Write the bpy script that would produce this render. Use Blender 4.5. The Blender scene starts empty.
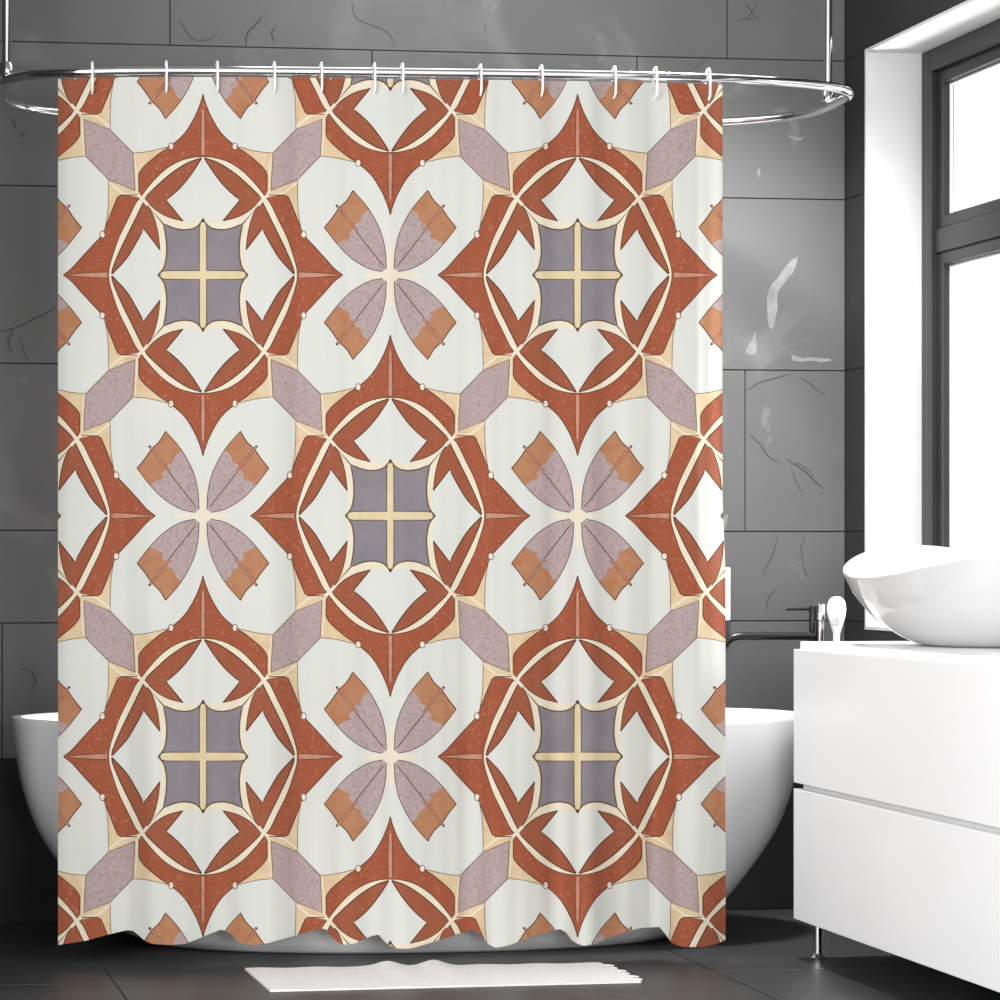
import bpy, bmesh, math, random
from math import sin, cos, pi, sqrt, atan, floor, ceil
from mathutils import Vector
from mathutils.geometry import delaunay_2d_cdt

random.seed(4)
scene = bpy.context.scene
COL = scene.collection

# ------------------------------------------------------------------ camera model
F = 2800.0            # focal length in pixels of a 1000 px frame
HZ = 560.0            # horizon row
VPX = -200.0          # column where the room's depth lines meet
PPX = 163.0           # column of the optical axis
H = 0.88              # eye height
TH = atan((PPX - VPX) / F)
VIEW = Vector((sin(TH), cos(TH), 0)); RIGHT = Vector((cos(TH), -sin(TH), 0)); UP = Vector((0, 0, 1))

def ray(px, py): return VIEW + RIGHT * ((px - PPX) / F) + UP * ((HZ - py) / F)
_r = ray(410, 560)
D = 6.93 * _r.y       # back wall is y = 0
CAM = Vector((0, -D, H))
def at_d(px, py, d): return CAM + ray(px, py) * d
def at_y(px, py, y):
    r = ray(px, py); return CAM + r * ((y - CAM.y) / r.y)
def at_z(px, py, z):
    r = ray(px, py); return CAM + r * ((z - CAM.z) / r.z)
def at_x(px, py, x):
    r = ray(px, py); return CAM + r * ((x - CAM.x) / r.x)

cam_d = bpy.data.cameras.new('camera'); cam = bpy.data.objects.new('camera', cam_d); COL.objects.link(cam)
cam.location = CAM; cam.rotation_euler = (pi / 2, 0, -TH)
cam_d.sensor_fit = 'HORIZONTAL'; cam_d.sensor_width = 36; cam_d.lens = F / 1000 * 36
cam_d.shift_x = (500 - PPX) / 1000; cam_d.shift_y = (HZ - 500) / 1000
cam_d.clip_end = 60
scene.camera = cam

# ------------------------------------------------------------------ materials
def lin(c):
    c = c / 255
    return c / 12.92 if c <= .04045 else ((c + .055) / 1.055) ** 2.4
def rgb(r, g, b): return (lin(r), lin(g), lin(b), 1)

def mat(name, col, rough=.5, metal=0., noise=None, bump=None, spec=.5, coat=0.):
    """noise = (scale, amount, second colour)"""
    m = bpy.data.materials.new(name); m.use_nodes = True
    nt = m.node_tree; b = nt.nodes['Principled BSDF']
    b.inputs['Base Color'].default_value = col; b.inputs['Roughness'].default_value = rough
    b.inputs['Metallic'].default_value = metal; b.inputs['Specular IOR Level'].default_value = spec
    b.inputs['Coat Weight'].default_value = coat
    tc = nt.nodes.new('ShaderNodeTexCoord')
    if noise:
        sc, lo, hi, col2 = noise
        n = nt.nodes.new('ShaderNodeTexNoise'); n.inputs['Scale'].default_value = sc; n.inputs['Detail'].default_value = 5
        n.inputs['Roughness'].default_value = .65
        nt.links.new(tc.outputs['Object'], n.inputs['Vector'])
        r = nt.nodes.new('ShaderNodeMapRange'); r.inputs['From Min'].default_value = lo; r.inputs['From Max'].default_value = hi
        nt.links.new(n.outputs['Fac'], r.inputs['Value'])
        mx = nt.nodes.new('ShaderNodeMix'); mx.data_type = 'RGBA'
        mx.inputs[6].default_value = col; mx.inputs[7].default_value = col2
        nt.links.new(r.outputs[0], mx.inputs[0]); nt.links.new(mx.outputs[2], b.inputs['Base Color'])
    if bump:
        sc, st = bump
        n = nt.nodes.new('ShaderNodeTexNoise'); n.inputs['Scale'].default_value = sc; n.inputs['Detail'].default_value = 4
        nt.links.new(tc.outputs['Object'], n.inputs['Vector'])
        bp = nt.nodes.new('ShaderNodeBump'); bp.inputs['Strength'].default_value = st; bp.inputs['Distance'].default_value = .005
        nt.links.new(n.outputs['Fac'], bp.inputs['Height']); nt.links.new(bp.outputs[0], b.inputs['Normal'])
    return m

def stone(name, base, light, dark, rough, spec=.5):
    """grey slate: soft clouds, pale scuffs and darker drifts"""
    m = bpy.data.materials.new(name); m.use_nodes = True
    nt = m.node_tree; b = nt.nodes['Principled BSDF']; L = nt.links.new
    b.inputs['Roughness'].default_value = rough; b.inputs['Specular IOR Level'].default_value = spec
    tc = nt.nodes.new('ShaderNodeTexCoord')
    def nz(scale, detail, dist=0.):
        n = nt.nodes.new('ShaderNodeTexNoise'); n.inputs['Scale'].default_value = scale; n.inputs['Detail'].default_value = detail
        n.inputs['Distortion'].default_value = dist; L(tc.outputs['Object'], n.inputs['Vector']); return n.outputs['Fac']
    def mr(v, a, c, lo=0., hi=1.):
        r = nt.nodes.new('ShaderNodeMapRange'); L(v, r.inputs['Value'])
        for k, q in (('From Min', a), ('From Max', c), ('To Min', lo), ('To Max', hi)): r.inputs[k].default_value = q
        return r.outputs[0]
    def mix(f, a, c):
        x = nt.nodes.new('ShaderNodeMix'); x.data_type = 'RGBA'; L(f, x.inputs[0])
        if isinstance(a, tuple): x.inputs[6].default_value = a
        else: L(a, x.inputs[6])
        x.inputs[7].default_value = c; return x.outputs[2]
    c = mix(mr(nz(1.3, 3), .35, .7), base, dark)
    c = mix(mr(nz(2.6, 6, 1.2), .58, .78, 0, .55), c, light)
    sc = nz(7, 8, .8)
    c = mix(mr(sc, .67, .70, 0, .35), c, light)
    L(c, b.inputs['Base Color'])
    bp = nt.nodes.new('ShaderNodeBump'); bp.inputs['Strength'].default_value = .25; bp.inputs['Distance'].default_value = .004
    L(nz(9, 7, .6), bp.inputs['Height']); L(bp.outputs[0], b.inputs['Normal'])
    return m

M = {}
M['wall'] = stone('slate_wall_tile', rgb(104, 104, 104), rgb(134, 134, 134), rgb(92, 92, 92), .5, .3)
M['wall_low_shade'] = stone('shaded_slate_tile', rgb(40, 40, 41), rgb(50, 50, 51), rgb(33, 33, 33), .6, .2)  # wall tile with the shade near the floor painted into its colour
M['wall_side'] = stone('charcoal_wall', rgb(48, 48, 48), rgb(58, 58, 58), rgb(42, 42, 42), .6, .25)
M['grout'] = mat('dark_grout', rgb(58, 58, 58), .9)
M['crack'] = mat('crack_line', rgb(66, 66, 66), .9)
M['scuff'] = mat('pale_scuff', rgb(140, 140, 140), .8, noise=(30, .35, .65, rgb(118, 118, 118)))
M['floor'] = stone('black_floor_tile', rgb(60, 60, 61), rgb(84, 84, 85), rgb(50, 50, 50), .42, .4)
M['joint'] = mat('floor_joint', rgb(110, 110, 110), .5)
M['plaster'] = mat('white_plaster', rgb(206, 206, 206), .6, noise=(3, .4, .7, rgb(198, 198, 198)))
M['ceiling'] = mat('grey_ceiling', rgb(150, 150, 150), .8, noise=(2, .4, .7, rgb(140, 140, 140)))
M['frame'] = mat('charcoal_frame', rgb(38, 38, 39), .4, noise=(4, .4, .7, rgb(33, 33, 34)))
M['gasket'] = mat('pale_gasket', rgb(190, 190, 190), .3, metal=.6)
M['porcelain'] = mat('white_porcelain', rgb(212, 212, 212), .12, coat=.4, noise=(2, .4, .7, rgb(207, 207, 207)))
M['tub'] = mat('white_acrylic', rgb(242, 242, 242), .22, coat=.2, noise=(2, .4, .7, rgb(239, 239, 239)))
M['lacquer'] = mat('white_lacquer', rgb(246, 247, 248), .3, noise=(2, .4, .7, rgb(243, 244, 245)))
M['recess'] = mat('grey_recess', rgb(226, 226, 226), .6, noise=(4, .4, .7, rgb(220, 220, 220)))
M['chrome'] = mat('chrome', rgb(225, 225, 228), .08, metal=1., noise=(3, .4, .7, rgb(212, 212, 216)))
M['black'] = mat('black_metal', rgb(28, 28, 28), .25, noise=(8, .4, .7, rgb(22, 22, 22)))
M['plastic'] = mat('white_plastic', rgb(244, 244, 244), .35, noise=(8, .4, .7, rgb(238, 238, 238)))
M['mat'] = mat('white_terry', rgb(236, 236, 236), .95, noise=(120, .4, .7, rgb(226, 226, 226)), bump=(240, .4))

g = bpy.data.materials.new('window_glass'); g.use_nodes = True
nt = g.node_tree; nt.nodes.remove(nt.nodes['Principled BSDF'])
tr = nt.nodes.new('ShaderNodeBsdfTransparent'); gl = nt.nodes.new('ShaderNodeBsdfGlossy'); gl.inputs['Roughness'].default_value = .02
mx = nt.nodes.new('ShaderNodeMixShader')
mx.inputs[0].default_value = .05; nt.links.new(tr.outputs[0], mx.inputs[1]); nt.links.new(gl.outputs[0], mx.inputs[2])
nt.links.new(mx.outputs[0], nt.nodes['Material Output'].inputs['Surface'])
M['glass'] = g

# ------------------------------------------------------------------ mesh helpers
def link(name, me, parent=None):
    o = bpy.data.objects.new(name, me); COL.objects.link(o)
    if parent: o.parent = parent
    return o
def obj(name, bm, mats, parent=None, smooth=False, loc=None):
    """links bm (world coordinates) as one mesh; loc is its origin / its parent's origin"""
    me = bpy.data.meshes.new(name)
    if loc is not None: bmesh.ops.translate(bm, vec=-Vector(loc), verts=bm.verts)
    bmesh.ops.recalc_face_normals(bm, faces=bm.faces)
    bm.to_mesh(me); bm.free()
    for m in (mats if isinstance(mats, (list, tuple)) else [mats]): me.materials.append(m)
    if smooth:
        for p in me.polygons: p.use_smooth = True
        me.set_sharp_from_angle(angle=math.radians(38))
    o = link(name, me, parent)
    if loc is not None and parent is None: o.location = loc
    return o
def thing(name, label, cat, loc=(0, 0, 0), group=None):
    o = link(name, None); o.location = loc; o['label'] = label; o['category'] = cat
    if group: o['group'] = group
    return o
def tag(o, label, cat, group=None):
    o['label'] = label; o['category'] = cat
    if group: o['group'] = group
    return o
def struct(o): o['kind'] = 'structure'; return o

def box(bm, lo, hi, mi=0, bev=0.):
    vs = [bm.verts.new((x, y, z)) for x in (lo[0], hi[0]) for y in (lo[1], hi[1]) for z in (lo[2], hi[2])]
    fs = [bm.faces.new([vs[i] for i in q]) for q in ((0, 1, 3, 2), (4, 6, 7, 5), (0, 4, 5, 1), (2, 3, 7, 6), (0, 2, 6, 4), (1, 5, 7, 3))]
    for f in fs: f.material_index = mi
    if bev:
        es = list({e for f in fs for e in f.edges})
        bmesh.ops.bevel(bm, geom=es, offset=bev, segments=2, profile=.5, affect='EDGES')
def tube(bm, pts, r, n=12, closed=False, cap=True, mi=0):
    pts = [Vector(p) for p in pts]; N = len(pts); rings = []
    rs = r if isinstance(r, (list, tuple)) else [r] * N
    up = None
    for i, p in enumerate(pts):
        a = pts[(i - 1) % N] if (closed or i) else p
        b = pts[(i + 1) % N] if (closed or i < N - 1) else p
        t = (b - a).normalized()
        if up is None:
            up = Vector((0, 0, 1)) if abs(t.z) < .9 else Vector((1, 0, 0))
        s = t.cross(up).normalized(); up = s.cross(t).normalized()
        rings.append([bm.verts.new(p + (s * cos(2 * pi * k / n) + up * sin(2 * pi * k / n)) * rs[i]) for k in range(n)])
    for i in range(N if closed else N - 1):
        A, B = rings[i], rings[(i + 1) % N]
        for k in range(n):
            f = bm.faces.new((A[k], A[(k + 1) % n], B[(k + 1) % n], B[k])); f.material_index = mi
    if cap and not closed:
        bm.faces.new(rings[0][::-1]); bm.faces.new(rings[-1])
def lathe(bm, axis, prof, n=24):
    """prof = [(radius, z)], closed at both ends"""
    rings = [[bm.verts.new((axis[0] + r * cos(2 * pi * k / n), axis[1] + r * sin(2 * pi * k / n), z)) for k in range(n)] for r, z in prof]
    for A, B in zip(rings, rings[1:]):
        for k in range(n): bm.faces.new((A[k], A[(k + 1) % n], B[(k + 1) % n], B[k]))
    bm.faces.new(rings[0][::-1]); bm.faces.new(rings[-1])
def interp(tab, x):
    if x <= tab[0][0]: return tab[0][1]
    for (a, u), (b, v) in zip(tab, tab[1:]):
        if x <= b: return u + (v - u) * (x - a) / (b - a)
    return tab[-1][1]
def smooth01(t): t = min(1, max(0, t)); return t * t * (3 - 2 * t)
def spl(pts, n=5):
    """Catmull-Rom through the points"""
    P = [Vector(p) for p in pts]; out = []
    for i in range(len(P) - 1):
        p0 = P[i - 1] if i else P[0] * 2 - P[1]; p1, p2 = P[i], P[i + 1]
        p3 = P[i + 2] if i + 2 < len(P) else P[-1] * 2 - P[-2]
        for k in range(n):
            t = k / n
            out.append(.5 * ((2 * p1) + (p2 - p0) * t + (2 * p0 - 5 * p1 + 4 * p2 - p3) * t * t + (3 * p1 - p0 - 3 * p2 + p3) * t ** 3))
    out.append(P[-1]); return out

# ------------------------------------------------------------------ the room
XR = at_y(845, 300, 0).x          # right wall
XL = 0.25                         # left wall, short of the frame, unseen; set close in to shade that side
XO = -0.65                        # where floor and ceiling end on that side
YF = -3.6                         # where the built part of the room ends, towards the viewer
ZC = 2.62                         # ceiling

# back wall: stone tiles on a grout bed
jz = [0.0, .397, .727, .952, 1.358, 1.79, 2.14, ZC]
vj = {1: [2, 420, 700], 5: [372, 637], 6: [170, 727], 3: [745, 300], 4: [95, 520], 2: [250, 610], 0: [560]}
bm = bmesh.new()
box(bm, (XL - .1, .006, -.05), (XR + .1, .1, ZC + .05), 1)
for c in range(7):
    xs = sorted([XL] + [at_y(px, 400, 0).x for px in vj[c]] + [XR])
    for a, b in zip(xs, xs[1:]):
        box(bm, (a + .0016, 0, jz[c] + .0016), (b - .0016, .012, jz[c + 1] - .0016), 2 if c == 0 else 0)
def strip_wall(px_pts, w, mi, wob=1.5):
    P = [at_y(x, y, -.0006) for x, y in px_pts]
    Q = spl(P, 4)
    Q = [q + Vector((random.uniform(-1, 1), 0, random.uniform(-1, 1))) * .0012 * wob for q in Q]
    n = len(Q); L = []; R = []
    for i, q in enumerate(Q):
        t = (Q[min(i + 1, n - 1)] - Q[max(i - 1, 0)]).normalized(); s = Vector((-t.z, 0, t.x))
        ww = w * .5 * (sin(pi * (i + .3) / (n - .4)) ** .5 * .8 + .2)
        L.append(bm.verts.new(q + s * ww)); R.append(bm.verts.new(q - s * ww))
    for i in range(n - 1):
        f = bm.faces.new((L[i], L[i + 1], R[i + 1], R[i])); f.material_index = mi
def blob_wall(px_pts, mi):
    P = spl([at_y(x, y, -.0004) for x, y in px_pts] + [at_y(*px_pts[0], -.0004)], 3)[:-1]
    P = [q + Vector((random.uniform(-1, 1), 0, random.uniform(-1, 1))) * .0015 for q in P]
    f = bm.faces.new([bm.verts.new(q) for q in P]); f.material_index = mi
for pts, w in (
    ([(750, 433), (762, 447), (770, 458), (779, 462)], .004), ([(787, 459), (800, 468), (812, 478), (824, 489)], .006),
    ([(796, 462), (806, 468), (814, 476)], .003), ([(801, 377), (812, 386), (825, 396)], .004), ([(792, 470), (797, 482), (803, 495)], .003),
    ([(746, 390), (765, 381), (790, 374)], .003), ([(777, 536), (774, 552), (766, 566), (763, 577)], .003),
    ([(805, 536), (801, 550), (804, 570), (808, 577)], .003), ([(777, 588), (768, 598), (766, 612)], .003),
    ([(246, 50), (247, 35), (258, 22), (262, 17)], .005), ([(274, 43), (272, 33), (276, 26)], .005),
    ([(352, 2), (356, 18), (370, 25), (388, 33), (396, 46)], .003), ([(745, 2), (752, 12), (760, 20)], .004),
    ([(757, 2), (751, 14), (745, 20)], .003), ([(735, 20), (748, 19), (760, 20)], .003), ([(712, 55), (700, 64), (684, 76)], .003),
    ([(180, 20), (190, 36), (206, 41), (220, 30)], .003), ([(0, 332), (14, 328), (30, 322), (56, 308)], .004),
    ([(14, 328), (8, 342), (12, 352)], .004), ([(20, 336), (24, 352), (28, 362)], .003), ([(12, 118), (16, 127)], .005),
    ([(24, 132), (20, 138)], .005), ([(20, 668), (32, 672), (36, 682), (30, 690)], .004), ([(51, 41), (51, 45)], .005),
    ([(486, 25), (486, 31)], .003)):
    strip_wall(pts, w * .75, 3)
for pts in (
    [(798, 256), (795, 268), (786, 282), (778, 293), (778, 308), (773, 328), (768, 325), (767, 308), (769, 290), (780, 275), (789, 262)],
    [(756, 332), (753, 338), (748, 347), (746, 352), (752, 355), (757, 350), (756, 341)],
    [(790, 353), (800, 358), (812, 357), (830, 359), (826, 362), (808, 361), (794, 361)],
    [(788, 135), (800, 138), (806, 135), (800, 140), (790, 138)],
    [(757, 172), (759, 168), (761, 175), (759, 178)],
    [(722, 520), (727, 514), (727, 522), (724, 530)]):
    blob_wall(pts, 4)
struct(obj('wall_back', bm, [M['wall'], M['grout'], M['wall_low_shade'], M['crack'], M['scuff']]))

# right wall with the window opening
YJ = at_x(865, 300, XR).y                     # far jamb
YN = YJ - 1.75                                # near jamb
ZS = .708; ZH = at_x(864, 50, XR).z           # sill, head
WT = .200
bm = bmesh.new()
for i, (a, b) in enumerate(zip(jz, jz[1:])):  # tiled strip between corner and window, thin dark joints
    box(bm, (XR, YJ, a + .0015), (XR + WT, .0, b - .0015))
box(bm, (XR + .003, YJ + .002, 0), (XR + WT - .003, -.002, ZC), 1)
box(bm, (XR, YN, -.02), (XR + WT, YJ, ZS)); box(bm, (XR, YN, ZH), (XR + WT, YJ, ZC)); box(bm, (XR, YF, -.02), (XR + WT, YN, ZC))
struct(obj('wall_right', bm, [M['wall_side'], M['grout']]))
bm = bmesh.new(); box(bm, (XL - .1, -1.3, -.02), (XL, .1, ZC)); struct(obj('unseen_shade_wall_left', bm, M['wall_side']))
bm = bmesh.new(); box(bm, (XO - .1, -2.0, ZC), (XR + WT, .1, ZC + .08)); struct(obj('ceiling', bm, M['ceiling']))

# white plaster lining of the window recess
RV = .172
bm = bmesh.new(); t = .008
box(bm, (XR - .001, YJ - t, ZS), (XR + RV, YJ, ZH)); box(bm, (XR - .001, YN, ZS), (XR + RV, YN + t, ZH))
box(bm, (XR - .001, YN + t, ZH - t), (XR + RV, YJ - t, ZH)); box(bm, (XR - .001, YN + t, ZS), (XR + RV, YJ - t, ZS + t))
struct(obj('trim_1', bm, M['plaster']))

# window: dark frame, two lights one above the other
win = struct(link('window_1', None)); win.location = (XR + RV, (YJ + YN) / 2, ZS)
y0, y1, z0, z1 = YN + t, YJ - t, ZS + t, ZH - t
def wpart(name, bm, m): 
    return obj(name, bm, m, win, loc=win.location)
def rect_frame(bm, x0, x1, a, b, c, d, w, bev=.004):
    box(bm, (x0, a, c), (x1, a + w, d), 0, bev); box(bm, (x0, b - w, c), (x1, b, d), 0, bev)
    box(bm, (x0, a + w, d - w), (x1, b - w, d), 0, bev); box(bm, (x0, a + w, c), (x1, b - w, c + w), 0, bev)
X0 = XR + RV - .03
ZM = 1.635
w1 = .055
bm = bmesh.new(); rect_frame(bm, X0, X0 + .055, y0, y1, z0, z1, w1); wpart('frame', bm, M['frame'])
bm = bmesh.new(); box(bm, (X0 + .012, y0 + w1, ZM), (X0 + .05, y1 - w1, ZM + .06), 0, .004); wpart('transom', bm, M['frame'])
for c, d in ((ZM + .06, z1 - w1), (z0 + w1, ZM)):
    bm = bmesh.new(); rect_frame(bm, X0 + .018, X0 + .05, y0 + w1, y1 - w1, c, d, .03, .003); s = wpart('sash', bm, M['frame'])
    bm = bmesh.new(); rect_frame(bm, X0 + .036, X0 + .044, y0 + w1 + .03, y1 - w1 - .03, c + .03, d - .03, .006, .001); obj('gasket', bm, M['gasket'], s, loc=win.location)
    bm = bmesh.new(); box(bm, (X0 + .0385, y0 + w1 + .032, c + .032), (X0 + .0415, y1 - w1 - .032, d - .032)); obj('pane', bm, M['glass'], s, loc=win.location)

# floor: big dark slabs with narrow joints
bm = bmesh.new()
box(bm, (XO, YF, -.06), (XR, .0, -.004), 1)
ja = at_z(113, 981, 0).x; jb = at_z(730, 978, 0).x; wt = jb - ja
yc = at_z(60, 984, 0).y
xs = [XO, ja, jb, XR]
ys = [YF, yc - 1.2, yc, 0]
for a, b in zip(xs, xs[1:]):
    for c, d in zip(ys, ys[1:]):
        box(bm, (a + .002, c + .002, -.03), (b - .002, d - .002, 0), 0, .001)
struct(obj('floor', bm, [M['floor'], M['joint']]))

# ------------------------------------------------------------------ curtain rail
SK = .067                                     # the rail runs slightly askew to the picture plane
RD = 6.09; RC = RD + .32                      # depth of its front run / of its middle
RW, RH = .966, .32
ZR = H + (HZ - 71.5) * (RD - .02) / F
rc_px = 424.5
C0 = CAM + (VIEW + RIGHT * ((rc_px - PPX) / F)) * RC; C0.z = ZR
EX = (RIGHT + VIEW * SK).normalized(); EY = Vector((-EX.y, EX.x, 0))
def rail_off(s):
    n = 4.5 if s < 0 else 3.1
    q = min(1., abs(s) / RW)
    return RH * (1 - q ** n) ** (1 / n)
rail_pts = []
K = 160
for k in range(K):
    a = 2 * pi * k / K
    ca, sa = cos(a), sin(a); n = (4.5 if ca < 0 else 3.1) if sa < 0 else (3.3 if ca < 0 else 3.0)
    x = math.copysign(abs(ca) ** (2 / n), ca) * RW; y = math.copysign(abs(sa) ** (2 / n), sa) * RH
    if y > 0: y *= (.375 + .03 * x) / RH
    rail_pts.append(C0 + EX * x + EY * y)
rail = thing('curtain_rail', 'oval chrome curtain rail hung from the ceiling on two rods', 'curtain rail', C0)
bm = bmesh.new(); tube(bm, rail_pts, .0108, 14, closed=True); obj('rail_loop', bm, M['chrome'], rail, True, loc=C0)
for sx, pxr in ((-1, 5), (1, 829)):
    # rod meets the loop near its end
    best = min(rail_pts, key=lambda p: abs((p - C0).dot(EX) - sx * (RW * (.992 if sx < 0 else .998))) + (0 if (p - C0).dot(EY) * (1 if sx > 0 else -1) >= -.02 else 1))
    bm = bmesh.new(); tube(bm, [best + UP * .008, Vector((best.x, best.y, ZC - .012))], .0095, 14); r = obj('hanging_rod', bm, M['chrome'], rail, True, loc=C0)
    bm = bmesh.new(); lathe(bm, best, [(.012, ZR + .012), (.016, ZR + .016), (.016, ZR + .034), (.011, ZR + .042)]); obj('rod_socket', bm, M['chrome'], r, True, loc=C0)
    bm = bmesh.new(); lathe(bm, best, [(.035, ZC - .014), (.035, ZC - .004), (.03, ZC - .001)]); obj('ceiling_plate', bm, M['chrome'], r, True, loc=C0)

# ------------------------------------------------------------------ shower curtain
HX, HY = 187.3, 240.8                         # half repeat of the print, in units of 1/460 m
WHITE, PEACH, CREAM, MAUVE, RUST, CHEV, SLATE, BAR, TAN, SEAM, LINE, BEAD, FAINT, OLIVE = range(14)
faces = []                                    # (material, polygon), later ones on top
def poly(m, pts): faces.append((m, [Vector((p[0], p[1])) for p in pts]))
def stroke(pts, w, m=LINE, taper=False):
    P = [Vector((p[0], p[1])) for p in pts]; n = len(P)
    nor = []
    for i in range(n):
        t = (P[min(i + 1, n - 1)] - P[max(i - 1, 0)]).normalized(); nor.append(Vector((-t.y, t.x)))
    for i in range(n - 1):
        wa = w * .5 * (1 - .85 * i / (n - 1) if taper else 1); wb = w * .5 * (1 - .85 * (i + 1) / (n - 1) if taper else 1)
        faces.append((m, [P[i] + nor[i] * wa, P[i + 1] + nor[i + 1] * wb, P[i + 1] - nor[i + 1] * wb, P[i] - nor[i] * wa]))
def rot(pts): return [(HX - p[0], HY - p[1]) for p in pts]
def S(pts, n=4): return [(v.x, v.y) for v in spl([(p[0], p[1], 0) for p in pts], n)]
poly(WHITE, [(-3, -3), (HX + 3, -3), (HX + 3, HY + 3), (-3, HY + 3)])
lobe = S([(99, 41), (95.7, 60), (94.7, 74), (94.4, 95.3)], 3) + [(117.4, 118.8)] + S([(117.4, 118.8), (133, 117.2), (155, 112)], 3)[1:]
poly(PEACH, lobe + [(145, 150), (112, 190)] + rot(lobe) + [(40, 95), (72, 55)])
hexa = [(68, 84.5), (94.5, 95.5), (117.3, 119), (119.3, 156.3), (92.8, 145.3), (70, 121.8)]
poly(MAUVE, hexa)
A = S([(139.6, 0), (131, 6.8), (121, 18), (109.8, 30.2), (100.5, 41), (94, 57), (87.5, 73)]) + [(85.3, 78), (82, 80)]
RS = S([(63, 77), (67.5, 71.5), (75.3, 55.5), (84.3, 37), (90.2, 20), (93.6, 8), (94.5, 0)])
TO = S([(0, 118.3), (10.3, 117.6), (24.7, 113.4), (39, 104.5), (51.7, 91.8), (62.3, 78.5)])
TB = [(64.3, 100)] + S([(63, 103.5), (57, 110.5), (43, 122), (32, 129.3), (18.5, 141.5), (8.5, 157.5), (2.6, 171.5), (0, 180.8)])
rust_side = A + [(64.5, 80)] + RS
rust_top = TO + [(64, 83)] + TB
disc = TO + RS[1:] + [(0, 0)]
c1o = S([(1.5, 117), (15.7, 112), (31.9, 101.5), (46.3, 89), (58.9, 76.6)])
c1i = S([(1.5, 116.5), (11.3, 101.4), (22.5, 87.6), (36.9, 74.7)])
c1b = S([(20, 54), (35.5, 58.3), (48, 65.7), (58.9, 76.6)])
chev_top = c1i + [(36.9, 74.7)] + c1b + c1o[::-1][1:]
c2o = S([(58.9, 74), (71.5, 48.2), (82.3, 26), (89.8, 8), (91.3, 1)])
c2i = S([(59.2, 46.3), (67.9, 30.5), (76.9, 16), (90.8, 1)])
c2b = S([(43, 25.2), (45.4, 44), (50.8, 62), (58.9, 74)])
chev_side = [(59.2, 46.3)] + c2i[1:] + c2o[::-1] + c2b[::-1][1:]
dia_top = [(0, 116)] + c1i + [(20, 54)] + S([(20, 52.5), (9, 52.5), (0, 56)], 2)[1:]
dia_side = c2i[::-1] + [(43, 25.2)] + S([(42, 22), (41.3, 14), (44.5, 5)], 2) + [(44.5, 0), (91.5, 0)]
shield_t = S([(0, 56.5), (2.2, 52.3), (8, 47.2), (17.5, 45.2), (28.3, 46.6), (39.6, 51.2)], 3)
shield_s = S([(39.6, 51.2), (37, 37), (36.3, 22.5), (38.2, 10), (41, 4.6), (45, 0)], 3)
petal_a = S([(4, 6.4), (5, 24.4), (10, 44.4), (22, 66.5), (37.4, 84.6)])
petal_t = S([(37.4, 84.6), (43.5, 74.5), (51.3, 66.8), (58.5, 56.5), (66, 47.4)], 3)
petal_b = S([(66, 47.4), (52, 29.6), (38, 16.0), (22, 6.6), (8, 3.4)])
tan_e = S([(21.5, 65.5), (27, 61), (30, 54), (35, 51), (38, 45), (41, 42), (40, 37.5), (46, 35), (53, 31)], 3)
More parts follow.
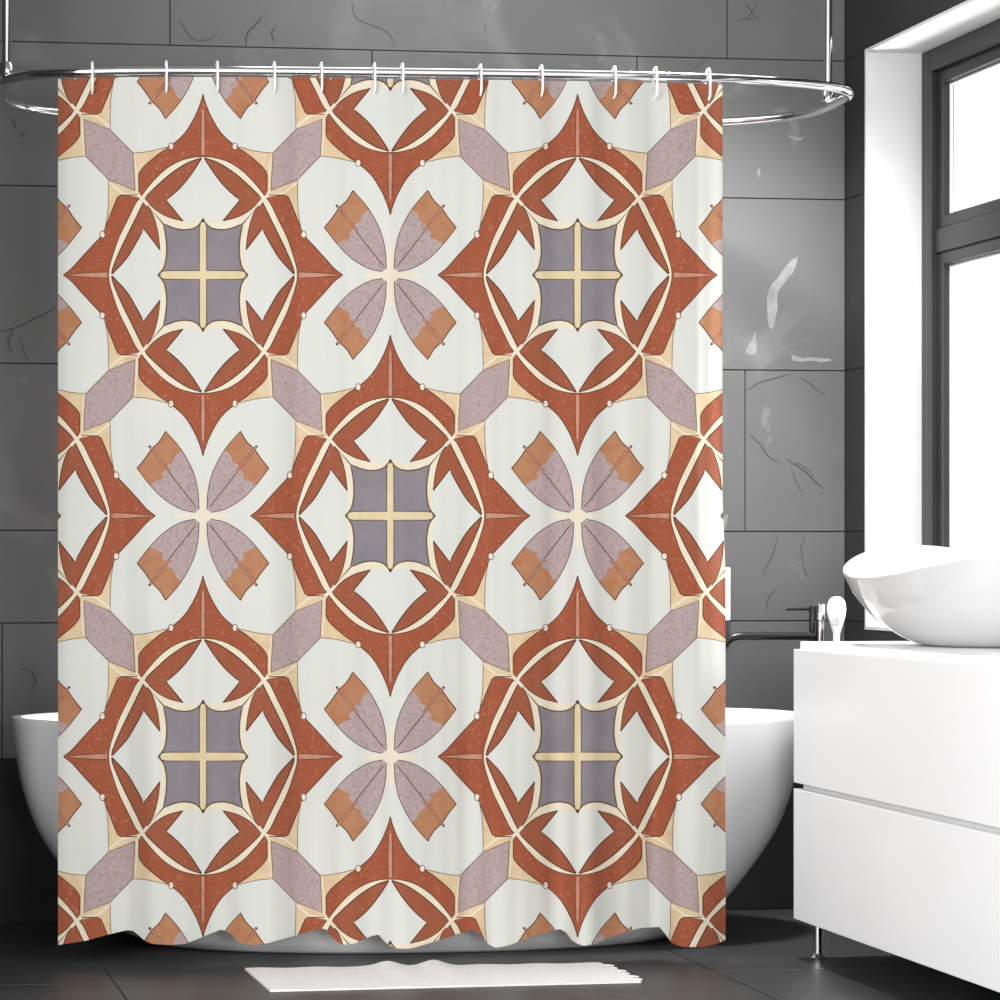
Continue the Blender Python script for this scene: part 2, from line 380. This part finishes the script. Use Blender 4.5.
for f in (lambda q: q, rot):
    poly(RUST, f(rust_side)); poly(RUST, f(rust_top)); poly(CREAM, f(disc))
    poly(WHITE, f(dia_top)); poly(WHITE, f(dia_side))
    poly(CHEV, f(chev_top)); poly(CHEV, f(chev_side))
    poly(SLATE, f([(0, 0)] + shield_t + shield_s[1:]))
    stroke(f([(66.5, 82), (66.5, 101), (68.5, 120)]), 1.3, CREAM); stroke(f([(64, 79), (80, 81.5), (95, 93)]), 2.2, CREAM)
    # outlines
    stroke(f(A + [(64.5, 80)]), 1.0); stroke(f([(64, 83)] + TB), 1.0); stroke(f(RS), .9); stroke(f(TO), .9)
    stroke(f(c1o), 1.2); stroke(f(c1i + [(20, 54)]), 1.2); stroke(f(c1b), .9)
    stroke(f(c2o), 1.2); stroke(f(c2i[::-1] + [(43, 25.2)]), 1.2); stroke(f(c2b), .9)
    # cream ribbons crossing at the ring's four knots
    stroke(f([(64, 70), (61, 75.5), (57.5, 81)]), 3.2, CREAM); stroke(f([(55, 70), (60.5, 76), (65.5, 80.5)]), 3.2, CREAM)
    stroke(f(shield_t + shield_s[1:]), 1.5, OLIVE); stroke(f([(39.0, 50.4), (46, 58.5), (53, 67)]), 1.5, OLIVE, True)
    # cross bars
    poly(BAR, f([(0, 53), (2.4, 51.5), (3.4, 47), (3.4, 4.2), (37, 4.2), (41, 3.4), (42.6, 0), (0, 0)]))
    stroke(f([(2.8, 51), (3.6, 47), (3.6, 4.4), (37, 4.4), (41, 3.5)]), 1.1, OLIVE)
    poly(LINE, f([(0, 53), (1.6, 53.2), (1.2, 55.6), (0, 56.6)])); poly(OLIVE, f([(42.8, 0), (42.8, 2), (44, 1.6), (44.8, 0)]))
    # seams along the axes of the star
    poly(SEAM, f([(96, 0), (96, 2.8), (112, 2.2), (131, 1.0), (134, 0)])); stroke(f([(96, 3), (112, 2.5), (133, .8)]), .7)
    poly(SEAM, f([(0, 120), (2, 120), (2, 140), (1.6, 160), (0, 168)])); stroke(f([(2.2, 120), (2.2, 140), (1.7, 162)]), .7)
    stroke(f(lobe), .8, FAINT); stroke(f(rot(lobe)), .8, FAINT)
    # beads
    for cx, cy in ((100.5, 40.5), (32, 128.7)):
        poly(LINE, f([(cx + 3.2 * cos(a * pi / 4 + .3), cy + 4.0 * sin(a * pi / 4 + .3)) for a in range(8)]))
        poly(BEAD, f([(cx + 2.4 * cos(a * pi / 4 + .3), cy + 3.2 * sin(a * pi / 4 + .3)) for a in range(8)]))
    # the four-petal flower
    g_ = lambda q: f([(HX - p[0], p[1]) for p in q])
    poly(CREAM, g_([(0, 0), (30, 0), (24, 2.0), (9, 2.6), (4, 3.6), (2.8, 8), (2.4, 26), (0, 36)]))
    poly(MAUVE, g_(petal_a + petal_t[1:] + petal_b[1:]))
    poly(TAN, g_(tan_e[:1] + [p for p in petal_a if p[1] > 66.5] + petal_t[1:] + [p for p in petal_b[1:] if p[0] > 54] + tan_e[::-1][:-1]))
    stroke(g_(petal_a), .8); stroke(g_(petal_t), 1.1); stroke(g_(petal_b), .8)
    stroke(g_([(7, 9), (20, 25.5), (36, 46)]), .9)
    stroke(g_([(33, 43.5), (44, 57.5), (54, 70)]), 2.6); stroke(g_([(33, 43.5), (44, 57.5), (53, 68.8)]), 1.5, SEAM)
stroke(hexa + hexa[:1], .9, FAINT)

GX = 32; gx = HX / GX
cv, ce, cf, fm = [], [], [], []
for m, p in faces:
    area = sum(p[i].x * p[(i + 1) % len(p)].y - p[(i + 1) % len(p)].x * p[i].y for i in range(len(p)))
    if abs(area) < 1e-4: continue
    if area < 0: p = p[::-1]
    b = len(cv); cv += p; cf.append(list(range(b, b + len(p)))); fm.append(m)
for k in range(GX + 1):
    b = len(cv); cv += [Vector((k * gx, -2)), Vector((k * gx, HY + 2))]; ce.append((b, b + 1))
for k in range(9):
    b = len(cv); cv += [Vector((-2, k * HY / 8)), Vector((HX + 2, k * HY / 8))]; ce.append((b, b + 1))
ov, oe, of, sv, se, sf = delaunay_2d_cdt(cv, ce, cf, 0, 1e-4)
cell = []
for f, src in zip(of, sf):
    cx = sum(ov[i].x for i in f) / len(f); cy = sum(ov[i].y for i in f) / len(f)
    if not (0 < cx < HX and 0 < cy < HY): continue
    cell.append(([(min(HX, max(0, ov[i].x)), min(HY, max(0, ov[i].y))) for i in f], fm[max(src)] if src else WHITE))

MX, MY = 203.0, 275.0                          # a medallion's centre
hem_tab = [(50, 946), (58, 945), (85, 941), (110, 934), (128, 930), (135, 931), (143, 940), (152, 944), (170, 945), (185, 944), (205, 936), (222, 929),
           (230, 933), (238, 942), (250, 945), (265, 944), (290, 937), (318, 929), (326, 929), (333, 939), (342, 945), (354, 944), (366, 938), (378, 934), (385, 942),
           (393, 948), (410, 949), (430, 943), (455, 935), (472, 929), (480, 934), (487, 944), (496, 948), (510, 945), (540, 934), (560, 929), (567, 933), (573, 942), (583, 946),
           (595, 944), (615, 935), (640, 928), (660, 927), (666, 935), (672, 944), (683, 947), (700, 947), (714, 944), (726, 938)]
XL_C, XR_C = 58.0, 722.5
def top_row(px):
    r = ray(px, 75); d = RD
    for _ in range(3):
        p = CAM + r * d; d += (-rail_off(max(-RW * .93, min(RW * .93, (p - C0).dot(EX)))) - (p - C0).dot(EY)) / r.dot(EY)
    return HZ - (ZR - .0135 - H) * F / d
top_tab = [(x, top_row(x)) for x in range(48, 740, 6)]
hem_s = [(x, sum(interp(hem_tab, x + o) for o in (-9, -4.5, 0, 4.5, 9)) / 5) for x in range(40, 746, 3)]
def fold(px, py):
    """how far the cloth comes forward, in metres"""
    low = smooth01((py - 300) / 640)
    w = (interp(hem_s, px + 3 * (1 - low)) - 938.5) / 9
    return w * (.006 + .022 * low) + .005 * sin(px * .10 + 1.6 * sin(px * .021)) + .0006 * sin(px * .37 + 2)
def curtain_pt(px, py):
    fx = px + 3 * smooth01((py - 480) / 110) * smooth01((px - 660) / 60)
    r = ray(fx, py)
    # meet the vertical surface that hangs from the front run of the rail
    d = RD
    for _ in range(3):
        p = CAM + r * d; s = (p - C0).dot(EX)
        tgt = -rail_off(max(-RW * .93, min(RW * .93, s))) - fold(px, py)
        cur = (p - C0).dot(EY); d += (tgt - cur) / r.dot(EY)
    return CAM + r * d
def clip(pg, a, b, c):                        # keep a x + b y + c >= 0
    out = []
    for i in range(len(pg)):
        p, q = pg[i], pg[(i + 1) % len(pg)]
        u, v = a * p[0] + b * p[1] + c, a * q[0] + b * q[1] + c
        if u >= 0: out.append(p)
        if (u > 0 and v < 0) or (u < 0 and v > 0):
            t = u / (u - v); out.append((p[0] + (q[0] - p[0]) * t, p[1] + (q[1] - p[1]) * t))
    return out
vid, verts2, pf, pm = {}, [], [], []
def vkey(p):
    k = (round(p[0] * 500), round(p[1] * 500))
    if k not in vid: vid[k] = len(verts2); verts2.append(p)
    return vid[k]
for ix in range(-1, 3):
    for iy in range(-1, 3):
        for tri, m in cell:
            pg = [(MX + (ix * HX + u if ix % 2 == 0 else (ix + 1) * HX - u), MY + (iy * HY + v if iy % 2 == 0 else (iy + 1) * HY - v)) for u, v in tri]
            x0 = min(p[0] for p in pg); x1 = max(p[0] for p in pg); y0_ = min(p[1] for p in pg); y1_ = max(p[1] for p in pg)
            if x1 < XL_C or x0 > XR_C or y1_ < 70 or y0_ > 952: continue
            if x0 < XL_C: pg = clip(pg, 1, 0, -XL_C)
            if x1 > XR_C and pg: pg = clip(pg, -1, 0, XR_C)
            if pg and (y1_ > 924 or y0_ < 92):
                k = floor((sum(p[0] for p in pg) / len(pg) - MX) / gx); a, b = MX + k * gx, MX + (k + 1) * gx
                tab, sg = (hem_tab, -1) if y1_ > 924 else (top_tab, 1)
                ha, hb = interp(tab, a), interp(tab, b); sl = (hb - ha) / (b - a)
                pg = clip(pg, -sg * sl, sg, -sg * (ha - sl * a))
            if len(pg) < 3: continue
            ids = []
            for p in pg:
                i = vkey(p)
                if i not in ids: ids.append(i)
            if len(ids) < 3: continue
            if (ix + iy) % 2 == 0: ids = ids[::-1]
            pf.append(ids); pm.append(m)
v3 = [curtain_pt(*p) for p in verts2]
me = bpy.data.meshes.new('shower_curtain')
org = C0.copy()
me.from_pydata([v - org for v in v3], [], pf)
curt_cols = {WHITE: rgb(229, 229, 221), PEACH: rgb(232, 208, 172), CREAM: rgb(243, 231, 208), MAUVE: rgb(190, 170, 168), RUST: rgb(166, 89, 62), CHEV: rgb(162, 92, 66),
             SLATE: rgb(148, 140, 145), BAR: rgb(234, 217, 180), TAN: rgb(190, 136, 102), SEAM: rgb(206, 150, 128), OLIVE: rgb(100, 84, 62), LINE: rgb(88, 54, 40), BEAD: rgb(250, 232, 216), FAINT: rgb(140, 112, 92)}
curt_noise = {WHITE: (9, .35, .7, rgb(224, 226, 220)), PEACH: (40, .45, .7, rgb(224, 190, 150)), CREAM: (20, .4, .7, rgb(240, 224, 196)), MAUVE: (150, .46, .74, rgb(158, 136, 137)),
              RUST: (130, .54, .78, rgb(200, 138, 110)), CHEV: (110, .56, .74, rgb(184, 118, 90)), SLATE: (18, .4, .7, rgb(136, 130, 139)), BAR: (30, .4, .7, rgb(226, 204, 160)),
              TAN: (40, .45, .7, rgb(184, 122, 84)), SEAM: (60, .45, .7, rgb(190, 122, 100)), OLIVE: (40, .4, .7, rgb(118, 100, 76)), LINE: (40, .4, .7, rgb(104, 66, 48)), BEAD: (30, .4, .7, rgb(246, 224, 204)), FAINT: (40, .4, .7, rgb(122, 96, 78))}
dim = lambda c: tuple(v * .70 for v in c[:3]) + (1,)
cn = ['white', 'peach', 'cream', 'mauve', 'rust', 'brown_rust', 'slate', 'straw', 'tan', 'pink_seam', 'outline', 'bead', 'faint_outline', 'olive_outline']
for k in range(14): me.materials.append(mat('curtain_print_' + cn[k], dim(curt_cols[k]), .8, noise=curt_noise[k][:3] + (dim(curt_noise[k][3]),), spec=.15))
me.polygons.foreach_set('material_index', pm)
me.polygons.foreach_set('use_smooth', [True] * len(pf))
me.update()
nrm = []
for p in verts2:
    a = curtain_pt(p[0] + 1.5, p[1]) - curtain_pt(p[0] - 1.5, p[1]); b = curtain_pt(p[0], p[1] - 3) - curtain_pt(p[0], p[1] + 3)
    nrm.append(a.cross(b).normalized())
me.validate()
if len(me.vertices) == len(nrm): me.normals_split_custom_set_from_vertices(nrm)
curtain = link('shower_curtain', me); curtain.location = org
tag(curtain, 'off-white shower curtain printed with rust and mauve tile medallions and petal flowers', 'shower curtain')

# hooks
hook_px = [92, 166, 217, 274, 321, 374, 402, 480, 541, 614, 655, 708]
ordn = ['first', 'second', 'third', 'fourth', 'fifth', 'sixth', 'seventh', 'eighth', 'ninth', 'tenth', 'eleventh', 'last']
hook_me = None
for i, px in enumerate(hook_px):
    d = RD
    r = ray(px, 75)
    for _ in range(3):
        p = CAM + r * d; s = (p - C0).dot(EX); d += (-rail_off(s) - (p - C0).dot(EY)) / r.dot(EY)
    p = CAM + r * d; p.z = ZR
    if hook_me is None:
        bm = bmesh.new()
        prof = [(-.004, -.048), (-.016, -.040), (-.0185, -.02), (-.019, 0), (-.014, .0155), (0, .0195), (.014, .0155), (.019, 0), (.0185, -.02), (.014, -.04), (.006, -.049)]
        tube(bm, spl([EY * u + UP * w for u, w in prof], 3), .0026, 8)
        h = obj('curtain_hook', bm, M['plastic'], None, True); hook_me = h
    else:
        h = hook_me.copy(); COL.objects.link(h)
    h.location = p
    tag(h, 'white curtain hook on the chrome rail, %s from the left' % ordn[i] if i < 11 else 'white curtain hook on the chrome rail, rightmost of the row', 'curtain hook', 'curtain hooks on the rail')

# ------------------------------------------------------------------ bathtub
TX, TY = Vector((1, 0, 0)), Vector((0, 1, 0))
tc0 = at_d(412, 560, 6.53); tc0.z = 0
TL, TW, TZ = .935, .355, .52
def sup(a, n): 
    c, s = cos(a), sin(a)
    return math.copysign(abs(c) ** (2 / n), c), math.copysign(abs(s) ** (2 / n), s)
def shell(bm, prof, n, c, L, W, zf, N=112, closed_bottom=True):
    """prof = [(length factor, width factor, height)] from the foot outside, over the rim, down to the inside bottom"""
    rings = []
    for fl, fw, h in prof:
        rg = []
        for k in range(N):
            a = 2 * pi * k / N; x, y = sup(a, n)
            rg.append(bm.verts.new((c.x + x * L * fl, c.y + y * W * fw, zf(a, h))))
        rings.append(rg)
    for A_, B_ in zip(rings, rings[1:]):
        for k in range(N): bm.faces.new((A_[k], A_[(k + 1) % N], B_[(k + 1) % N], B_[k]))
    bm.faces.new(rings[0][::-1]); bm.faces.new(rings[-1])
bm = bmesh.new()
out = [(.62, .74, 0), (.665, .775, .012), (.735, .83, .06), (.80, .885, .17), (.888, .93, .365), (.93, .955, .48), (.957, .972, .59), (.978, .985, .72), (.992, .995, .87), (.999, 1, .97), (1, 1, .99), (.997, .992, 1.)]
inn = [(.978, .945, 1.), (.972, .93, .985), (.965, .92, .93), (.93, .87, .6), (.85, .78, .35), (.72, .64, .2), (.5, .45, .16), (.1, .1, .15)]
sm = lambda P: [tuple(v) for v in spl(P, 4)]
shell(bm, out[:1] + sm(out[1:-2]) + out[-2:] + inn[:2] + sm(inn[2:]), 2.25, tc0, TL, TW, lambda a, h: h * TZ)
tub = obj('bathtub', bm, M['tub'], None, True, loc=tc0)
tag(tub, 'white freestanding oval bathtub standing behind the patterned curtain', 'bathtub')

# ------------------------------------------------------------------ tub filler beside the tub
fp = at_d(820, 700, 6.80); fp.z = 0
fil = thing('tub_filler', 'slim chrome and black floor-standing tub faucet behind the white vanity', 'faucet', fp)
zt = H + (HZ - 604) * 6.8 / F; zsp = H + (HZ - 636) * 6.8 / F; zlv = H + (HZ - 609) * 6.8 / F
bm = bmesh.new(); lathe(bm, fp, [(.04, .001), (.04, .008), (.034, .012), (.0125, .014), (.0105, .03), (.0105, zt - .04), (.0125, zt - .038), (.0125, zt - .003), (.0105, zt)], 20)
obj('post', bm, M['chrome'], fil, True, loc=fp)
ax = -RIGHT
bm = bmesh.new(); q = fp + ax * .019; lathe(bm, q, [(.006, zsp - .02), (.0075, zsp - .016), (.0075, zt - .008), (.006, zt - .004)], 14)
obj('valve_body', bm, M['black'], fil, True, loc=fp)
bm = bmesh.new()
s0 = fp + ax * .012; s0.z = zsp
pts = [s0 + ax * t_ for t_ in (0, .06, .12, .17)] + spl([s0 + ax * .185 - UP * .000, s0 + ax * .205 - UP * .006, s0 + ax * .222 - UP * .022, s0 + ax * .228 - UP * .045, s0 + ax * .229 - UP * .06], 3)
tube(bm, pts, .0095, 14); obj('spout', bm, M['black'], fil, True, loc=fp)
bm = bmesh.new(); l0 = fp + ax * .012; l0.z = zlv
tube(bm, [l0, l0 + ax * .03, l0 + ax * .07 - UP * .001], [.0045, .0035, .003], 10); obj('lever', bm, M['black'], fil, True, loc=fp)
bm = bmesh.new(); hp = fp + RIGHT * .040
b0 = fp + RIGHT * .010; b0.z = zsp - .02; b1 = hp.copy(); b1.z = zsp - .02
tube(bm, [b0, b1 - RIGHT * .011], .006, 10); 
rg = [Vector((hp.x, hp.y, zsp - .02)) + (RIGHT * cos(a * pi / 8) + VIEW * sin(a * pi / 8)) * .0145 for a in range(16)]
tube(bm, rg, .004, 8, closed=True)
obj('holder', bm, M['chrome'], fil, True, loc=fp)
# hand shower
hs = thing('hand_shower', 'white oval hand shower upright beside the black tub faucet', 'hand shower', (hp.x, hp.y, zsp - .09))
bm = bmesh.new()
zb = H + (HZ - 625) * 6.8 / F; ztop = H + (HZ - 596.5) * 6.8 / F
prof = [(.0085, .010), (.0125, .010), (.017, .011), (.0215, .012), (.0235, .0125), (.0228, .012), (.0205, .0115), (.0165, .010), (.0105, .007), (.003, .003)]
rings = []
for i, (rx, ry) in enumerate(prof):
    z = zb - .02 + (ztop - zb + .02) * (0, .14, .30, .46, .62, .74, .85, .93, .985, 1)[i]
    rings.append([bm.verts.new(hp * 1 + RIGHT * rx * cos(2 * pi * k / 20) + VIEW * ry * sin(2 * pi * k / 20) + UP * (z - hp.z)) for k in range(20)])
for A_, B_ in zip(rings, rings[1:]):
    for k in range(20): bm.faces.new((A_[k], A_[(k + 1) % 20], B_[(k + 1) % 20], B_[k]))
bm.faces.new(rings[0][::-1]); bm.faces.new(rings[-1])
obj('shower_head', bm, M['plastic'], hs, True, loc=hs.location)
bm = bmesh.new(); lathe(bm, hp, [(.006, zsp - .10), (.007, zsp - .08), (.0082, zb - .018)], 16); obj('handle', bm, M['plastic'], hs, True, loc=hs.location)
for k in range(3):
    bm = bmesh.new(); z = zb + .004 + k * .006
    w_ = .012 + k * .0022
    tube(bm, [hp + RIGHT * (w_ * u) - VIEW * (.0118 - .004 * u * u) + UP * (z - hp.z) for u in (-1, -.5, 0, .5, 1)], .0008, 6)
    obj('grip_ridge', bm, M['gasket'], hs, True, loc=hs.location)

# slim white box on the wall
q0 = at_y(712, 594, 0); q1 = at_y(727, 594, 0); za = at_y(727, 620.5, 0).z; zb_ = at_y(727, 567.5, 0).z
bm = bmesh.new(); box(bm, (q0.x, -.03, za), (q1.x, -.001, zb_), 0, .003)
tag(obj('wall_box', bm, M['plastic'], None, loc=((q0.x + q1.x) / 2, 0, za)), 'slim white box on the back wall, showing past the curtain right edge', 'wall box')

# ------------------------------------------------------------------ vanity
VD = 6.20
vf = at_d(793.5, 700, VD); VXF = vf.x; VY1 = vf.y
VB = H + (HZ - 918) * VD / F                     # underside
zg0 = H + (HZ - 788.3) * VD / F; zg1 = H + (HZ - 782.3) * VD / F
zd = H + (HZ - 649) * VD / F                    # top of the drawer fronts
ZT = H + (HZ - 641.5) * VD / F                  # worktop
VL = 1.45; VY0 = VY1 - VL; VXB = XR - .003
van = thing('vanity_cabinet', 'white handleless two-drawer vanity cabinet under the basin, on the right', 'vanity', ((VXF + VXB) / 2, (VY0 + VY1) / 2, 0))
vl = van.location
bm = bmesh.new(); box(bm, (VXF + .022, VY0 + .002, VB), (VXB, VY1 - .002, zd - .001), 0, .001)
obj('carcass', bm, M['recess'], van, loc=vl)
for a, b in ((VB - .001, zg0), (zg1, zd)):
    bm = bmesh.new(); box(bm, (VXF, VY0, a), (VXF + .020, VY1, b), 0, .0015); obj('drawer', bm, M['lacquer'], van, loc=vl)
for (x, y) in ((VXF + .045, VY1 - .03), (VXF + .045, VY0 + .08), (VXB - .06, VY1 - .03), (VXB - .06, VY0 + .08)):
    bm = bmesh.new(); lathe(bm, (x, y), [(.016, .0005), (.017, .004), (.009, .012), (.009, VB - .012), (.018, VB - .004), (.018, VB - .0005)], 16)
    obj('leg', bm, M['chrome'], van, True, loc=vl)
xs0 = at_d(800.5, 645, VD).x
bm = bmesh.new(); box(bm, (xs0, VY0 + .001, zd), (VXB, VY1, ZT), 0, .0015)
tag(obj('countertop', bm, M['lacquer'], None, loc=((xs0 + VXB) / 2, (VY0 + VY1) / 2, zd)), 'thin white countertop lying on the vanity cabinet below the basin', 'countertop')

# vessel basin with a rim that dips at its sides
bc = at_d(978, 600, 5.86); bc.z = ZT
BW, BL = .262, .345
def rim(a):
    c2 = cos(2 * a)
    return .176 - .033 * c2 + .004 * sin(a)      # low at +-x, high at +-y
def bz(a, h): return ZT + .0005 + (rim(a) * h if h <= 1 else rim(a) + (h - 1))
bm = bmesh.new()
outb = [(.37, .37, 0), (.40, .40, .008), (.47, .47, .04), (.585, .585, .14), (.70, .70, .28), (.78, .78, .40), (.845, .845, .53), (.91, .91, .68), (.955, .955, .82), (.985, .985, .93), (.998, .998, .98), (.997, .997, 1.0)]
innb = [(.983, .985, 1.0), (.97, .973, .975), (.93, .94, .88), (.86, .87, .70), (.75, .76, .5), (.6, .6, .3), (.42, .42, .16), (.2, .2, .1), (.07, .07, .09)]
shell(bm, outb[:1] + sm(outb[1:-1]) + outb[-1:] + innb[:1] + sm(innb[1:]), 2.05, bc, BW, BL, bz, 112)
basin = obj('basin', bm, M['porcelain'], None, True, loc=bc)
tag(basin, 'large glossy white vessel basin with a swooping rim on the countertop', 'basin')
bm = bmesh.new(); lathe(bm, bc, [(.02, ZT + .0165), (.026, ZT + .0175), (.026, ZT + .019), (.018, ZT + .021)], 20); obj('drain', bm, M['chrome'], basin, True, loc=bc)

# ------------------------------------------------------------------ bath mat
c00, c10, c11, c01 = at_z(270, 990, .005), at_z(641, 981, .005), at_z(600, 962.5, .005), at_z(245, 968, .005)
bm = bmesh.new(); NX, NY = 90, 8
grid = []
for j in range(NY + 1):
    row = []
    for i in range(NX + 1):
        u, v = i / NX, j / NY
        a = c00.lerp(c10, u); b = c01.lerp(c11, u); p = a.lerp(b, v)
        pxu = u * 350
        bump = 0
        for cxp in (140, 185):
            bump += .011 * math.exp(-((pxu - cxp) / 13) ** 2)
        p = p + UP * (bump * v * v + .0008 * sin(u * 40) * (1 if v > .9 or v < .1 else .3))
        if u > .93 and 0: pass
        row.append(p)
    grid.append(row)
tops = [[bm.verts.new(p) for p in r_] for r_ in grid]
bots = [[bm.verts.new((p.x, p.y, .0008 if i % NX or True else 0)) for i, p in enumerate(r_)] for r_ in grid]
for j in range(NY):
    for i in range(NX):
        bm.faces.new((tops[j][i], tops[j][i + 1], tops[j + 1][i + 1], tops[j + 1][i])); bm.faces.new((bots[j][i], bots[j + 1][i], bots[j + 1][i + 1], bots[j][i + 1]))
for i in range(NX):
    for j in (0, NY): bm.faces.new((tops[j][i], tops[j][i + 1], bots[j][i + 1], bots[j][i]))
for j in range(NY):
    for i in (0, NX): bm.faces.new((tops[j][i], tops[j + 1][i], bots[j + 1][i], bots[j][i]))
mc = (c00 + c11) / 2; mc.z = 0
matobj = obj('bath_mat', bm, M['mat'], None, True, loc=mc)
tag(matobj, 'flat white bath mat lying on the dark floor before the curtain', 'bath mat')
for k in range(6):                              # little tufts at the right end
    bm = bmesh.new()
    v = .12 + k * .15
    p = c10.lerp(c11, v); e = (c10 - c00).normalized()
    tube(bm, [p - e * .004 - UP * .0013, p + e * .008 - UP * .0017, p + e * (.014 + .006 * (k % 2)) - UP * .0025], [.003, .0026, .0018], 7)
    obj('tassel', bm, M['mat'], matobj, True, loc=mc)

# ------------------------------------------------------------------ light
w = bpy.data.worlds.new('world'); scene.world = w; w.use_nodes = True
bg = w.node_tree.nodes['Background']; bg.inputs[0].default_value = (1, 1, 1, 1); bg.inputs[1].default_value = 1.35
def area(name, loc, target, sx, sy, power):
    l = bpy.data.lights.new(name, 'AREA'); l.shape = 'RECTANGLE'; l.size = sx; l.size_y = sy; l.energy = power
    o = bpy.data.objects.new(name, l); COL.objects.link(o); o.location = loc
    o.rotation_euler = (Vector(target) - Vector(loc)).to_track_quat('-Z', 'Y').to_euler()
    return o
area('window_light', (XR + 1.35, -.56, 1.2), (XR - .5, .05, 1.2), .24, 1.2, 190)
area('ceiling_fill', (1.75, -.62, ZC - .03), (1.75, -.5, 0), 1.5, .5, 6)  # added fill under the ceiling, washes the back wall from above
sl = bpy.data.lights.new('wall_fill_spot', 'SPOT'); sl.energy = 300; sl.spot_size = math.radians(84); sl.spot_blend = 1; sl.shadow_soft_size = .12  # added spot, brightens the back wall right of the curtain
so = bpy.data.objects.new('wall_fill_spot', sl); COL.objects.link(so); so.location = (2.1, -.74, ZC - .06)
so.rotation_euler = (Vector((2.25, -.05, .35)) - so.location).to_track_quat('-Z', 'Y').to_euler()
area('side_fill', (-1.3, -5.0, 1.5), (1.9, -.9, .85), 1.8, 1.6, 135)  # added fill from the front left for vanity and curtain
area('front_fill', (.9, -6.9, 1.15), (1.9, -.8, .75), 1.0, .8, 75)  # added fill near the camera, lifts the tub's right end

scene.view_settings.view_transform = 'Standard'
scene.view_settings.look = 'None'
scene.cycles.max_bounces = 8
scene.cycles.use_denoising = True
